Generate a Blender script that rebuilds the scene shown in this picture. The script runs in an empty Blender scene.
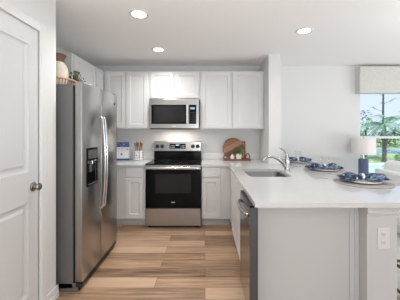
import bpy, bmesh, math, random
from mathutils import Vector, Matrix, Euler
random.seed(4)
R = math.radians
scene = bpy.context.scene
COL = scene.collection

# ------------------------------------------------------------------ camera, sky, lights, exposure
cam_d = bpy.data.cameras.new('camera'); cam = bpy.data.objects.new('camera', cam_d); COL.objects.link(cam)
cam.location = (0, 0, 1.39); cam.rotation_euler = (R(90), 0, 0)
cam_d.sensor_width = 36; cam_d.lens = 36 * 240 / 400
cam_d.shift_x = -5 / 400; cam_d.shift_y = -19 / 400
cam_d.clip_start = 0.05; cam_d.clip_end = 300
scene.camera = cam

w = bpy.data.worlds.new('sky'); scene.world = w; w.use_nodes = True
nt = w.node_tree; nt.nodes.clear()
wo = nt.nodes.new('ShaderNodeOutputWorld'); bg = nt.nodes.new('ShaderNodeBackground')
tc = nt.nodes.new('ShaderNodeTexCoord'); sx = nt.nodes.new('ShaderNodeSeparateXYZ')
rp = nt.nodes.new('ShaderNodeValToRGB')
rp.color_ramp.elements[0].position = 0.0; rp.color_ramp.elements[0].color = (0.72, 0.84, 1.0, 1)
rp.color_ramp.elements[1].position = 0.6; rp.color_ramp.elements[1].color = (0.45, 0.65, 1.0, 1)
nt.links.new(tc.outputs['Generated'], sx.inputs[0]); nt.links.new(sx.outputs['Z'], rp.inputs[0])
nt.links.new(rp.outputs[0], bg.inputs['Color']); bg.inputs['Strength'].default_value = 1.15
nt.links.new(bg.outputs[0], wo.inputs['Surface'])

def lamp(name, kind, loc, rot, energy, color=(1, 1, 1), **kw):
    d = bpy.data.lights.new(name, kind); d.energy = energy; d.color = color
    for k, v in kw.items(): setattr(d, k, v)
    o = bpy.data.objects.new(name, d); COL.objects.link(o); o.location = loc; o.rotation_euler = rot
    return o
lamp('sun', 'SUN', (0, -5, 12), (R(38), R(-18), 0), 3.6, (1, .97, .92), angle=R(1))
# added area lamps in place of daylight through unseen rear and living-room glass doors
lamp('daylight_fill_rear', 'AREA', (1.0, -3.0, 1.15), (R(98), 0, 0), 40, (.955, .985, 1), shape='RECTANGLE', size=3.0, size_y=2.1)
lamp('daylight_fill_side', 'AREA', (5.05, 1.2, .75), (0, R(148), 0), 70, (1, .992, .98), shape='RECTANGLE', size=1.2, size_y=3.4)
# added fill without a fixture, brightens the sofa and the right-hand wall
lamp('sofa_fill', 'POINT', (2.3, 1.9, 2.35), (0, 0, 0), 13, (1, .985, .96), shadow_soft_size=.2)
# added uplight behind the camera, lifts the ceiling brightness by direct light and bounce
lamp('bounce_fill', 'AREA', (.1, -.45, 1.05), (R(168), 0, 0), 40, (.955, .985, 1), shape='DISK', size=.5)

scene.view_settings.view_transform = 'Standard'
scene.view_settings.look = 'None'
scene.view_settings.gamma = 1
scene.view_settings.use_curve_mapping = False
scene.view_settings.exposure = -0.04
try:
    scene.cycles.use_denoising = True
    scene.cycles.max_bounces = 10
    scene.cycles.diffuse_bounces = 6
    scene.cycles.transparent_max_bounces = 12
    scene.cycles.sample_clamp_indirect = 6
except Exception: pass

# ------------------------------------------------------------------ materials
def base_mat(name):
    m = bpy.data.materials.new(name); m.use_nodes = True
    return m, m.node_tree, m.node_tree.nodes['Principled BSDF']
def mat(name, col, rough=.5, metal=0, spec=.5, noise=0, nscale=8, bump=0, bscale=60, stretch=None, **kw):
    m, t, p = base_mat(name)
    p.inputs['Base Color'].default_value = (*col, 1); p.inputs['Roughness'].default_value = rough
    p.inputs['Metallic'].default_value = metal; p.inputs['Specular IOR Level'].default_value = spec
    for k, v in kw.items(): p.inputs[k].default_value = v
    co = t.nodes.new('ShaderNodeTexCoord'); mp = t.nodes.new('ShaderNodeMapping')
    t.links.new(co.outputs['Object'], mp.inputs[0])
    if stretch: mp.inputs['Scale'].default_value = stretch
    if noise:
        n = t.nodes.new('ShaderNodeTexNoise'); n.inputs['Scale'].default_value = nscale; n.inputs['Detail'].default_value = 4
        r = t.nodes.new('ShaderNodeValToRGB')
        r.color_ramp.elements[0].position = .3; r.color_ramp.elements[1].position = .7
        r.color_ramp.elements[0].color = (*[max(0, c * (1 - noise)) for c in col], 1)
        r.color_ramp.elements[1].color = (*[min(1, c * (1 + noise)) for c in col], 1)
        t.links.new(mp.outputs[0], n.inputs[0]); t.links.new(n.outputs['Fac'], r.inputs[0]); t.links.new(r.outputs[0], p.inputs['Base Color'])
    if bump:
        n = t.nodes.new('ShaderNodeTexNoise'); n.inputs['Scale'].default_value = bscale; n.inputs['Detail'].default_value = 3
        b = t.nodes.new('ShaderNodeBump'); b.inputs['Strength'].default_value = bump; b.inputs['Distance'].default_value = .01
        t.links.new(mp.outputs[0], n.inputs[0]); t.links.new(n.outputs['Fac'], b.inputs['Height']); t.links.new(b.outputs[0], p.inputs['Normal'])
    return m
def emit(name, col, s):
    m, t, p = base_mat(name); p.inputs['Base Color'].default_value = (*col, 1)
    p.inputs['Emission Color'].default_value = (*col, 1); p.inputs['Emission Strength'].default_value = s
    return m
M = {}
M['wall'] = mat('wall_paint', (.71, .715, .71), .6, bump=.05, bscale=120)
M['ceiling'] = mat('ceiling_paint', (.90, .90, .895), .8, bump=.35, bscale=45)
M['trim'] = mat('trim_paint', (.72, .725, .72), .35)
M['door'] = mat('door_paint', (.60, .605, .605), .38)
M['cabinet'] = mat('cabinet_paint', (.70, .695, .69), .38)
M['panel'] = mat('panel_paint', (.565, .575, .575), .45)
M['toe'] = mat('toe_kick_paint', (.60, .59, .585), .5)
M['quartz'] = mat('white_quartz', (.62, .625, .625), .10, noise=.015, nscale=14)
M['splash'] = mat('quartz_splash', (.80, .79, .77), .18)
M['steel'] = mat('stainless_steel', (.43, .425, .42), .30, 1, noise=.03, nscale=30, stretch=(1, 1, 25))
M['steel_h'] = mat('brushed_steel', (.40, .39, .38), .28, 1, noise=.03, nscale=30, stretch=(1, 25, 25))
M['sinksteel'] = mat('sink_steel', (.27, .265, .26), .34, 1, noise=.03, nscale=30)
M['dwsteel'] = mat('dishwasher_steel', (.34, .33, .32), .17, 1)
M['chrome'] = mat('satin_nickel', (.50, .49, .48), .2, 1)
M['nickel'] = mat('aged_nickel', (.33, .315, .30), .25, 1)
M['bright'] = mat('bright_steel', (.80, .80, .80), .16, 1)
M['black'] = mat('black_glass', (.005, .005, .006), .07, spec=.14)
M['window_glass'] = mat('oven_window_glass', (.022, .022, .024), .08, spec=.18)
M['blackp'] = mat('black_plastic', (.015, .015, .016), .35)
M['dkgrey'] = mat('dark_grey_plastic', (.07, .07, .075), .4)
M['case'] = mat('fridge_case_grey', (.155, .155, .155), .45, bump=.05, bscale=200)
M['display'] = emit('display_blue', (.25, .45, .7), .08)
M['lettering'] = mat('pale_lettering', (.7, .7, .7), .4)
M['lens'] = emit('light_lens', (1, .98, .94), 6)
M['whitecer'] = mat('white_ceramic', (.84, .83, .81), .3)
M['cream'] = mat('cream_stoneware', (.60, .545, .47), .6, noise=.12, nscale=9)
M['brownglaze'] = mat('brown_glaze', (.12, .07, .04), .45, noise=.2, nscale=12)
M['wicker'] = mat('wicker', (.42, .26, .14), .6, noise=.25, nscale=60)
M['leaf'] = mat('sage_leaf', (.13, .165, .10), .55, noise=.4, nscale=40)
M['leaf2'] = mat('fresh_leaf', (.10, .23, .05), .5, noise=.4, nscale=50)
M['soil'] = mat('soil', (.05, .035, .025), .9)
M['spoonwood'] = mat('spoon_wood', (.38, .21, .10), .55, noise=.2, nscale=20)
M['redwood'] = mat('reddish_wood', (.23, .075, .045), .4, noise=.25, nscale=18, stretch=(1, 8, 8))
M['walnut'] = mat('walnut_wood', (.17, .075, .035), .42, noise=.25, nscale=16, stretch=(6, 6, 1))
M['oak'] = mat('light_wood', (.48, .27, .11), .45, noise=.15, nscale=16, stretch=(6, 6, 1))
M['navy'] = mat('navy_print', (.06, .10, .25), .6, noise=.6, nscale=60)
M['paper'] = mat('white_paper', (.80, .80, .80), .6)
M['mat'] = mat('woven_taupe', (.39, .36, .345), .85, noise=.18, nscale=90, bump=.4, bscale=150)
M['lampblue'] = mat('blue_lamp_body', (.115, .145, .26), .6, noise=.08, nscale=50)
M['shade'] = mat('lampshade_linen', (.83, .80, .795), .8)
M['linen'] = mat('valance_linen', (.61, .61, .58), .9, noise=.10, nscale=70, bump=.2, bscale=180)
M['sofa'] = mat('white_upholstery', (.9, .9, .89), .85, bump=.15, bscale=120)
M['rug'] = mat('sunlit_floor_cream', (.80, .79, .77), .95, noise=.05, nscale=30, bump=.5, bscale=120)
M['tablewood'] = mat('white_table_paint', (.8, .8, .79), .4)
M['stoolwood'] = mat('stool_wood', (.17, .085, .05), .45, noise=.2, nscale=20)
M['outlet'] = mat('outlet_plastic', (.68, .68, .675), .3)
M['slot'] = mat('outlet_slot', (.12, .12, .12), .5)
M['lawn'] = mat('lawn_grass', (.38, .50, .22), .9, noise=.3, nscale=3)
M['pool'] = mat('pool_water', (.62, .90, .84), .08, noise=.08, nscale=2, bump=.1, bscale=6)
M['lake'] = mat('lake_water', (.35, .72, .86), .1, noise=.1, nscale=1)
M['paving'] = mat('pool_paving', (.75, .73, .68), .8)
M['bark'] = mat('palm_bark', (.13, .11, .09), .9, noise=.3, nscale=12)
M['frond'] = mat('palm_frond', (.24, .40, .27), .6, noise=.4, nscale=3)
M['bushleaf'] = mat('bush_leaf', (.16, .30, .07), .6, noise=.4, nscale=4)
M['farleaf'] = mat('far_tree_leaf', (.10, .20, .09), .8, noise=.4, nscale=1)
M['cagemetal'] = mat('dark_bronze_metal', (.10, .10, .11), .4)

def floor_mat():
    m, t, p = base_mat('vinyl_planks')
    co = t.nodes.new('ShaderNodeTexCoord')
    br = t.nodes.new('ShaderNodeTexBrick'); br.offset = .37; br.offset_frequency = 2
    br.inputs['Scale'].default_value = 1; br.inputs['Brick Width'].default_value = 1.22; br.inputs['Row Height'].default_value = .152
    br.inputs['Mortar Size'].default_value = .0016; br.inputs['Mortar Smooth'].default_value = .1
    br.inputs['Color1'].default_value = (0, 0, 0, 1); br.inputs['Color2'].default_value = (1, 1, 1, 1); br.inputs['Mortar'].default_value = (.5, .5, .5, 1)
    t.links.new(co.outputs['Object'], br.inputs['Vector'])
    # the grain shifts from plank to plank
    mp = t.nodes.new('ShaderNodeMapping'); mp.inputs['Scale'].default_value = (1.5, 26, 1)
    ad = t.nodes.new('ShaderNodeVectorMath'); ad.operation = 'ADD'
    ml = t.nodes.new('ShaderNodeVectorMath'); ml.operation = 'SCALE'; ml.inputs['Scale'].default_value = 13
    t.links.new(co.outputs['Object'], mp.inputs[0]); t.links.new(br.outputs['Color'], ml.inputs[0])
    t.links.new(mp.outputs[0], ad.inputs[0]); t.links.new(ml.outputs[0], ad.inputs[1])
    n = t.nodes.new('ShaderNodeTexNoise'); n.inputs['Scale'].default_value = 1.5; n.inputs['Detail'].default_value = 6; n.inputs['Roughness'].default_value = .6
    t.links.new(ad.outputs[0], n.inputs[0])
    r1 = t.nodes.new('ShaderNodeValToRGB')
    e = r1.color_ramp.elements
    e[0].position = 0; e[0].color = (.16, .094, .055, 1); e[1].position = 1; e[1].color = (.70, .495, .335, 1)
    k = e.new(.45); k.color = (.50, .32, .20, 1)
    mx = t.nodes.new('ShaderNodeMath'); mx.operation = 'MULTIPLY_ADD'; mx.inputs[1].default_value = .72; 
    m2 = t.nodes.new('ShaderNodeMath'); m2.operation = 'MULTIPLY_ADD'; m2.inputs[1].default_value = 1.25; m2.inputs[2].default_value = -.48
    t.links.new(n.outputs['Fac'], m2.inputs[0])
    t.links.new(br.outputs['Color'], mx.inputs[0]); t.links.new(m2.outputs[0], mx.inputs[2])
    t.links.new(mx.outputs[0], r1.inputs[0])
    mm = t.nodes.new('ShaderNodeMix'); mm.data_type = 'RGBA'; mm.inputs['B'].default_value = (.12, .07, .045, 1)
    t.links.new(br.outputs['Fac'], mm.inputs['Factor']); t.links.new(r1.outputs[0], mm.inputs['A'])
    t.links.new(mm.outputs['Result'], p.inputs['Base Color']); p.inputs['Roughness'].default_value = .36
    return m
M['floor'] = floor_mat()

def glass_mat(name, tint=(1, 1, 1), f=.06):
    m = bpy.data.materials.new(name); m.use_nodes = True; t = m.node_tree; t.nodes.clear()
    o = t.nodes.new('ShaderNodeOutputMaterial'); a = t.nodes.new('ShaderNodeBsdfTransparent'); g = t.nodes.new('ShaderNodeBsdfGlossy')
    x = t.nodes.new('ShaderNodeMixShader'); lw = t.nodes.new('ShaderNodeMath'); fc_ = t.nodes.new('ShaderNodeLayerWeight'); fc_.inputs[0].default_value = .5; lw.operation = 'POWER'; lw.inputs[1].default_value = 4; t.links.new(fc_.outputs['Facing'], lw.inputs[0])
    a.inputs[0].default_value = (*tint, 1); g.inputs['Roughness'].default_value = .03
    t.links.new(lw.outputs[0], x.inputs[0]); t.links.new(a.outputs[0], x.inputs[1]); t.links.new(g.outputs[0], x.inputs[2]); t.links.new(x.outputs[0], o.inputs[0])
    return m
M['glass'] = glass_mat('window_glass')
M['goblet'] = glass_mat('clear_glass', (.97, .98, .98))

def stripe_mat(name, cols, angle, width):
    m, t, p = base_mat(name); co = t.nodes.new('ShaderNodeTexCoord'); mp = t.nodes.new('ShaderNodeMapping')
    mp.inputs['Rotation'].default_value = (0, angle, 0); s = t.nodes.new('ShaderNodeSeparateXYZ')
    t.links.new(co.outputs['Object'], mp.inputs[0]); t.links.new(mp.outputs[0], s.inputs[0])
    d = t.nodes.new('ShaderNodeMath'); d.operation = 'DIVIDE'; d.inputs[1].default_value = width
    f = t.nodes.new('ShaderNodeMath'); f.operation = 'FRACT'
    t.links.new(s.outputs['Z'], d.inputs[0]); t.links.new(d.outputs[0], f.inputs[0])
    r = t.nodes.new('ShaderNodeValToRGB'); r.color_ramp.interpolation = 'CONSTANT'
    for i, c in enumerate(cols):
        if i < 2: e = r.color_ramp.elements[i]; e.position = i / len(cols)
        else: e = r.color_ramp.elements.new(i / len(cols))
        e.color = (*c, 1)
    t.links.new(f.outputs[0], r.inputs[0]); t.links.new(r.outputs[0], p.inputs['Base Color']); p.inputs['Roughness'].default_value = .4
    return m
M['boardwood'] = stripe_mat('striped_board_wood', [(.33, .16, .07), (.15, .06, .03), (.37, .19, .085), (.27, .12, .05), (.11, .045, .025)], R(28), .40)

def dots_mat(name, ground, dot, scale, th):
    m, t, p = base_mat(name); co = t.nodes.new('ShaderNodeTexCoord'); v = t.nodes.new('ShaderNodeTexVoronoi')
    v.inputs['Scale'].default_value = scale; v.inputs['Randomness'].default_value = .25
    t.links.new(co.outputs['Object'], v.inputs['Vector'])
    c = t.nodes.new('ShaderNodeMath'); c.operation = 'LESS_THAN'; c.inputs[1].default_value = th
    t.links.new(v.outputs['Distance'], c.inputs[0])
    x = t.nodes.new('ShaderNodeMix'); x.data_type = 'RGBA'; x.inputs['A'].default_value = (*ground, 1); x.inputs['B'].default_value = (*dot, 1)
    t.links.new(c.outputs[0], x.inputs['Factor']); t.links.new(x.outputs['Result'], p.inputs['Base Color']); p.inputs['Roughness'].default_value = .35
    return m
M['dots'] = dots_mat('dotted_ceramic', (.83, .82, .81), (.03, .03, .04), 26, .30)
def print_mat(name, a, b, c, scale):
    m, t, p = base_mat(name); co = t.nodes.new('ShaderNodeTexCoord'); n = t.nodes.new('ShaderNodeTexNoise')
    n.inputs['Scale'].default_value = scale; n.inputs['Detail'].default_value = 1.5; n.inputs['Distortion'].default_value = 1.2
    t.links.new(co.outputs['Object'], n.inputs[0]); r = t.nodes.new('ShaderNodeValToRGB'); r.color_ramp.interpolation = 'CONSTANT'
    e = r.color_ramp.elements; e[0].position = 0; e[0].color = (*a, 1); e[1].position = .5; e[1].color = (*b, 1)
    k = e.new(.64); k.color = (*c, 1)
    t.links.new(n.outputs['Fac'], r.inputs[0]); t.links.new(r.outputs[0], p.inputs['Base Color']); p.inputs['Roughness'].default_value = .85
    return m
M['napkin'] = print_mat('navy_white_print', (.018, .028, .06), (.12, .19, .31), (.60, .64, .70), 22)
M['bluecover'] = print_mat('blue_leaf_print', (.055, .09, .26), (.12, .18, .42), (.60, .65, .78), 45)

# ------------------------------------------------------------------ helpers
ORIG = {}
def thing(name, label, cat, loc, group=None, kind=None):
    o = bpy.data.objects.new(name, None); COL.objects.link(o); o.location = loc; o.empty_display_size = .05
    ORIG[o] = Vector(loc); tag(o, label, cat, group, kind); return o
def tag(o, label=None, cat=None, group=None, kind=None):
    if label: o['label'] = label
    if cat: o['category'] = cat
    if group: o['group'] = group
    if kind: o['kind'] = kind
    return o
class MB:
    def __init__(s): s.bm = bmesh.new()
    def box(s, x0, x1, y0, y1, z0, z1, bev=0, seg=2):
        r = bmesh.ops.create_cube(s.bm, size=1)
        for v in r['verts']:
            v.co = Vector(((x0 + x1) / 2 + v.co.x * (x1 - x0), (y0 + y1) / 2 + v.co.y * (y1 - y0), (z0 + z1) / 2 + v.co.z * (z1 - z0)))
        if bev:
            es = list({e for v in r['verts'] for e in v.link_edges})
            bmesh.ops.bevel(s.bm, geom=es, offset=bev, segments=seg, affect='EDGES', profile=.5)
        return s
    def tube(s, pts, rad, n=12, cap=True):
        pts = [Vector(p) for p in pts]
        if not isinstance(rad, (list, tuple)): rad = [rad] * len(pts)
        rings = []; up = None
        for i, p in enumerate(pts):
            t = (pts[min(i + 1, len(pts) - 1)] - pts[max(i - 1, 0)]).normalized()
            if up is None: up = t.orthogonal().normalized()
            else: up = (up - t * up.dot(t)).normalized()
            b = t.cross(up)
            rr = rad[i] if isinstance(rad[i], (tuple, list)) else (rad[i], rad[i])
            rings.append([s.bm.verts.new(p + up * rr[0] * math.cos(2 * math.pi * k / n) + b * rr[1] * math.sin(2 * math.pi * k / n)) for k in range(n)])
        for a, c in zip(rings, rings[1:]):
            for k in range(n): s.bm.faces.new((a[k], a[(k + 1) % n], c[(k + 1) % n], c[k]))
        if cap:
            s.bm.faces.new(rings[0][::-1]); s.bm.faces.new(rings[-1])
        return s
    def lathe(s, c, prof, n=28, axis='z', cap=True):
        c = Vector(c); rings = []
        def at(r, h, a):
            u, v = r * math.cos(a), r * math.sin(a)
            if axis == 'z': return c + Vector((u, v, h))
            if axis == 'x': return c + Vector((h, u, v))
            return c + Vector((u, h, v))
        for r, h in prof: rings.append([s.bm.verts.new(at(max(r, 1e-4), h, 2 * math.pi * k / n)) for k in range(n)])
        for a, b in zip(rings, rings[1:]):
            for k in range(n): s.bm.faces.new((a[k], a[(k + 1) % n], b[(k + 1) % n], b[k]))
        if cap:
            s.bm.faces.new(rings[0][::-1]); s.bm.faces.new(rings[-1])
        return s
    def loops(s, f, u0, u1, v0, v1, steps):
        """concentric rectangles (inset, depth) through map f(u, v, w), closed by the last one"""
        prev = None; first = None
        for ins, wd in steps:
            ring = [s.bm.verts.new(f(u, v, wd)) for u, v in ((u0 + ins, v0 + ins), (u1 - ins, v0 + ins), (u1 - ins, v1 - ins), (u0 + ins, v1 - ins))]
            if prev:
                for k in range(4): s.bm.faces.new((prev[k], prev[(k + 1) % 4], ring[(k + 1) % 4], ring[k]))
            else: first = ring
            prev = ring
        s.bm.faces.new(prev); s.bm.faces.new(first[::-1])
        return s
    def blob(s, c, r, sub=3, amp=0, fr=8, flat=None):
        q = bmesh.ops.create_icosphere(s.bm, subdivisions=sub, radius=1)
        for v in q['verts']:
            n = v.co.copy(); d = 1 + amp * math.sin(fr * n.x + 1.3) * math.sin(fr * n.y * 1.2 + .4) * math.cos(fr * n.z)
            v.co = Vector((c[0] + n.x * r[0] * d, c[1] + n.y * r[1] * d, c[2] + n.z * r[2] * d))
            if flat is not None: v.co.z = max(v.co.z, flat)
        return s
    def leaf(s, base, d, L, W, droop=.3, fold=.15):
        d = Vector(d).normalized(); side = d.cross(Vector((0, 0, 1)))
        if side.length < .05: side = Vector((1, 0, 0))
        side.normalize(); up = side.cross(d).normalized(); base = Vector(base); L_, R_, C_ = [], [], []
        for i, (t, ww) in enumerate(((0, .12), (.3, .85), (.6, 1), (.85, .6), (1, .03))):
            c = base + d * L * t - Vector((0, 0, 1)) * droop * L * t * t
            C_.append(s.bm.verts.new(c)); L_.append(s.bm.verts.new(c + side * W * ww / 2 + up * fold * W * ww)); R_.append(s.bm.verts.new(c - side * W * ww / 2 + up * fold * W * ww))
        for i in range(4):
            s.bm.faces.new((C_[i], L_[i], L_[i + 1], C_[i + 1])); s.bm.faces.new((C_[i], C_[i + 1], R_[i + 1], R_[i]))
        return s
    def plate_with_holes(s, outer, holes, z0, z1):
        """flat slab of polygon outline with holes, from z0 to z1"""
        es = []
        for loop in [outer] + holes:
            vs = [s.bm.verts.new((x, y, z1)) for x, y in loop]
            es += [s.bm.edges.new((vs[i], vs[(i + 1) % len(vs)])) for i in range(len(vs))]
        r = bmesh.ops.triangle_fill(s.bm, edges=es, use_beauty=True)
        fs = [g for g in r['geom'] if isinstance(g, bmesh.types.BMFace)]
        e = bmesh.ops.extrude_face_region(s.bm, geom=fs)
        for g in e['geom']:
            if isinstance(g, bmesh.types.BMVert): g.co.z = z0
        return s
    def xf(s, m):
        bmesh.ops.transform(s.bm, matrix=m, verts=s.bm.verts); return s
    def build(s, name, m, parent=None, smooth=False, origin=None, ang=40):
        bmesh.ops.recalc_face_normals(s.bm, faces=s.bm.faces)
        if parent is not None: org = ORIG[parent]
        elif origin is not None: org = Vector(origin)
        else:
            xs = [v.co for v in s.bm.verts]
            org = Vector(((min(c.x for c in xs) + max(c.x for c in xs)) / 2, (min(c.y for c in xs) + max(c.y for c in xs)) / 2, min(c.z for c in xs)))
        for v in s.bm.verts: v.co -= org
        me = bpy.data.meshes.new(name); s.bm.to_mesh(me); s.bm.free()
        me.materials.append(m)
        if smooth:
            for p in me.polygons: p.use_smooth = True
            try: me.set_sharp_from_angle(angle=R(ang))
            except Exception: pass
        o = bpy.data.objects.new(name, me); COL.objects.link(o)
        if parent is not None: o.parent = parent
        else: o.location = org
        ORIG[o] = org.copy()
        return o
def B(*a, **k): return MB().box(*a, **k)
def struct(mb, name, m, parent=None, **k):
    o = mb.build(name, m, parent, **k)
    if parent is None: o['kind'] = 'structure'
    return o
def copy_thing(o, loc, label, group=None):
    c = o.copy(); COL.objects.link(c); c.location = loc; c['label'] = label
    if group: c['group'] = group
    for ch in list(o.children):
        d = ch.copy(); COL.objects.link(d); d.parent = c
        for g in list(ch.children):
            e = g.copy(); COL.objects.link(e); e.parent = d
    return c
def rrect(x0, x1, y0, y1, r, n=6):
    out = []
    for cx, cy, a in ((x1 - r, y1 - r, 0), (x0 + r, y1 - r, 90), (x0 + r, y0 + r, 180), (x1 - r, y0 + r, 270)):
        out += [(cx + r * math.cos(R(a + 90 * k / n)), cy + r * math.sin(R(a + 90 * k / n))) for k in range(n + 1)]
    return out
# face maps: (u across, v up, w outward)
def face_y(y0): return lambda u, v, w_: Vector((u, y0 - w_, v))          # looks to -Y
def face_px(x0): return lambda u, v, w_: Vector((x0 + w_, u, v))          # looks to +X
def face_nx(x0): return lambda u, v, w_: Vector((x0 - w_, u, v))          # looks to -X
def shaker(f, u0, u1, v0, v1, parent, name='door', rail=.056, t=.02, label=None):
    mb = MB().loops(f, u0, u1, v0, v1, [(0, .001), (0, t - .002), (.002, t), (rail, t), (rail + .003, t - .004), (rail + .012, t - .010), (rail + .014, t - .011)])
    o = mb.build(name, M['cabinet'], parent)
    return o
def slabfront(f, u0, u1, v0, v1, parent, name='drawer', t=.02):
    return MB().loops(f, u0, u1, v0, v1, [(0, .001), (0, t - .004), (.004, t), (.02, t)]).build(name, M['cabinet'], parent)

# ------------------------------------------------------------------ room shell
H = 2.50; YB = 4.09; XL = -1.93; XR = 5.2; YF = -3.2; PX = -1.248
struct(B(XL - .15, XR + .15, YF - .15, YB + .15, -.12, 0), 'floor', M['floor'], origin=(0, 0, 0))
struct(B(XL - .15, XR + .15, YF - .15, YB + .15, H, H + .12), 'ceiling', M['ceiling'])
WX0, WX1, WZ0, WZ1 = 2.62, 4.30, .45, 2.10
b = MB(); b.box(XL - .15, WX0, YB, YB + .15, 0, H); b.box(WX1, XR + .15, YB, YB + .15, 0, H); b.box(WX0, WX1, YB, YB + .15, 0, WZ0); b.box(WX0, WX1, YB, YB + .15, WZ1, H)
struct(b, 'wall_back', M['wall'])
struct(B(XL - .15, XL, YF - .15, YB, 0, H), 'wall_left', M['wall'])
b = MB(); y0, y1 = -.5, 2.9
b.box(XR, XR + .15, YF - .15, y0, 0, H); b.box(XR, XR + .15, y1, YB, 0, H); b.box(XR, XR + .15, y0, y1, 2.3, H)
struct(b, 'wall_right', M['wall'])
b = MB(); x0, x1 = -.5, 3.1
b.box(XL, x0, YF - .15, YF, 0, H); b.box(x1, XR, YF - .15, YF, 0, H); b.box(x0, x1, YF - .15, YF, 2.25, H)
struct(b, 'wall_front', M['wall'])
# unseen glass doors, put in to let sky light into the room
w2 = struct(MB().box(XR + .05, XR + .10, -.5, -.44, 0, 2.3).box(XR + .05, XR + .10, 2.84, 2.9, 0, 2.3).box(XR + .05, XR + .10, 1.17, 1.23, 0, 2.3).box(XR + .05, XR + .10, -.44, 2.84, 2.24, 2.3), 'unseen_window_2', M['trim'])
struct(B(XR + .07, XR + .076, -.44, 2.84, 0.01, 2.24), 'pane', M['glass'], w2)
w3 = struct(MB().box(-.5, -.44, YF - .10, YF - .05, 0, 2.25).box(3.04, 3.1, YF - .10, YF - .05, 0, 2.25).box(1.27, 1.33, YF - .10, YF - .05, 0, 2.25).box(-.44, 3.04, YF - .10, YF - .05, 2.19, 2.25), 'unseen_window_3', M['trim'])
struct(B(-.44, 3.04, YF - .08, YF - .074, .01, 2.19), 'pane', M['glass'], w3)
# pantry walls with the door opening
DY0, DY1, DZ = 1.02, 1.80, 2.134; PE = 2.01
b = MB(); b.box(PX - .115, PX, YF, DY0 - .02, 0, H); b.box(PX - .115, PX, DY1 + .02, PE, 0, H); b.box(PX - .115, PX, DY0 - .02, DY1 + .02, DZ + .02, H)
b.box(XL, PX - .115, PE - .115, PE, 0, H)
struct(b, 'wall_pantry', M['wall'])
# nib wall closing the cabinet run
struct(B(.925, 1.10, 3.48, YB, 0, H), 'wall_nib', M['wall'])
# door casing
cw = .066
b = MB()
for a0, a1 in ((DY1 + .0015, DY1 + .0015 + cw), (DY0 - .0015 - cw, DY0 - .0015)):
    b.box(PX, PX + .014, a0, a1, 0, DZ + .004 + cw, .004); b.box(PX, PX + .02, a0 + .006, a0 + .03, 0, DZ + .03, .004)
b.box(PX, PX + .014, DY0 - .0015, DY1 + .0015, DZ + .0015, DZ + .004 + cw, .004)
b.box(PX - .11, PX - .006, DY1 + .001, DY1 + .019, 0, DZ + .019); b.box(PX - .11, PX - .006, DY0 - .019, DY0 - .001, 0, DZ + .019); b.box(PX - .11, PX - .006, DY0 - .001, DY1 + .001, DZ + .001, DZ + .019)
struct(b, 'trim_1', M['trim'])
d1 = thing('door_1', 'white two-panel pantry door in the left wall', 'door', (PX, (DY0 + DY1) / 2, .01), kind='structure')
f = face_px(PX - .04)
b = MB(); t = .038
pl0, pl1 = DY0 + .098, DY1 - .098
for u0, u1, v0, v1 in ((DY0, pl0, .01, DZ), (pl1, DY1, .01, DZ), (pl0, pl1, 2.007, DZ), (pl0, pl1, .88, 1.10), (pl0, pl1, .01, .22)):
    b.box(PX - .04, PX - .002, u0, u1, v0, v1)
for v0, v1 in ((.22, .88), (1.10, 2.007)):
    b.loops(f, pl0, pl1, v0, v1, [(0, .002), (0, t), (.006, t - .008), (.016, t - .012), (.032, t - .012), (.052, t - .004), (.06, t - .004)])
b.build('slab', M['door'], d1)
k = MB().lathe((PX - .002, 1.745, .985), [(.0, 0), (.033, 0), (.033, .005), (.028, .010), (.013, .013), (.0105, .017), (.0105, .027), (.016, .031), (.025, .037), (.027, .044), (.023, .051), (.012, .054), (0, .055)], axis='x')
k.build('door_knob', M['nickel'], d1, smooth=True)
# baseboards
b = MB()
for y0, y1 in ((YF, DY0 - .075), (DY1 + .075, PE + .014)):
    b.box(PX, PX + .014, y0, y1, 0, .10, .003); b.box(PX, PX + .020, y0, y1, 0, .045, .004)
struct(b, 'baseboard_left', M['trim'])
struct(B(1.70, XR, YB - .014, YB, 0, .10, bev=.003), 'baseboard_back', M['trim'])

# window on the back wall
wn = struct(MB().box(WX0, WX0 + .045, YB + .03, YB + .09, WZ0, WZ1).box(WX1 - .045, WX1, YB + .03, YB + .09, WZ0, WZ1).box(WX0, WX1, YB + .03, YB + .09, WZ0, WZ0 + .045).box(WX0, WX1, YB + .03, YB + .09, WZ1 - .045, WZ1), 'window_1', M['trim'])
struct(MB().box(WX0 + .045, WX1 - .045, YB + .025, YB + .085, 1.262, 1.30), 'sash_rail', M['trim'], wn)
struct(MB().box(WX0 - .02, WX1 + .02, YB - .03, YB + .03, WZ0 - .025, WZ0), 'window_sill', M['trim'], wn)
struct(MB().box(WX0 + .04, WX1 - .04, YB + .055, YB + .061, WZ0 + .04, WZ1 - .04), 'pane', M['glass'], wn)

# peninsula half wall and its end post
struct(B(1.12, 1.322, 1.75, YB, 0, .878), 'wall_peninsula', M['panel'])
tp = struct(B(1.118, 1.324, 1.655, 1.75, 0, .806, bev=.002), 'trim_2', M['panel'])
mb = MB().box(1.110, 1.332, 1.644, 1.75, .806, .824, .004)
mb.box(1.106, 1.346, 1.630, 1.75, .822, .878, .008)
mb.build('cap_molding', M['panel'], tp)
mb = MB().lathe((1.336, 0, 0), [(0, 0)], n=3, cap=False) if False else MB()
mb.tube([(1.334, 1.65, .826), (1.334, 1.745, .826)], .013, 10)
mb.build('corner_molding', M['panel'], tp, smooth=True)

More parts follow.
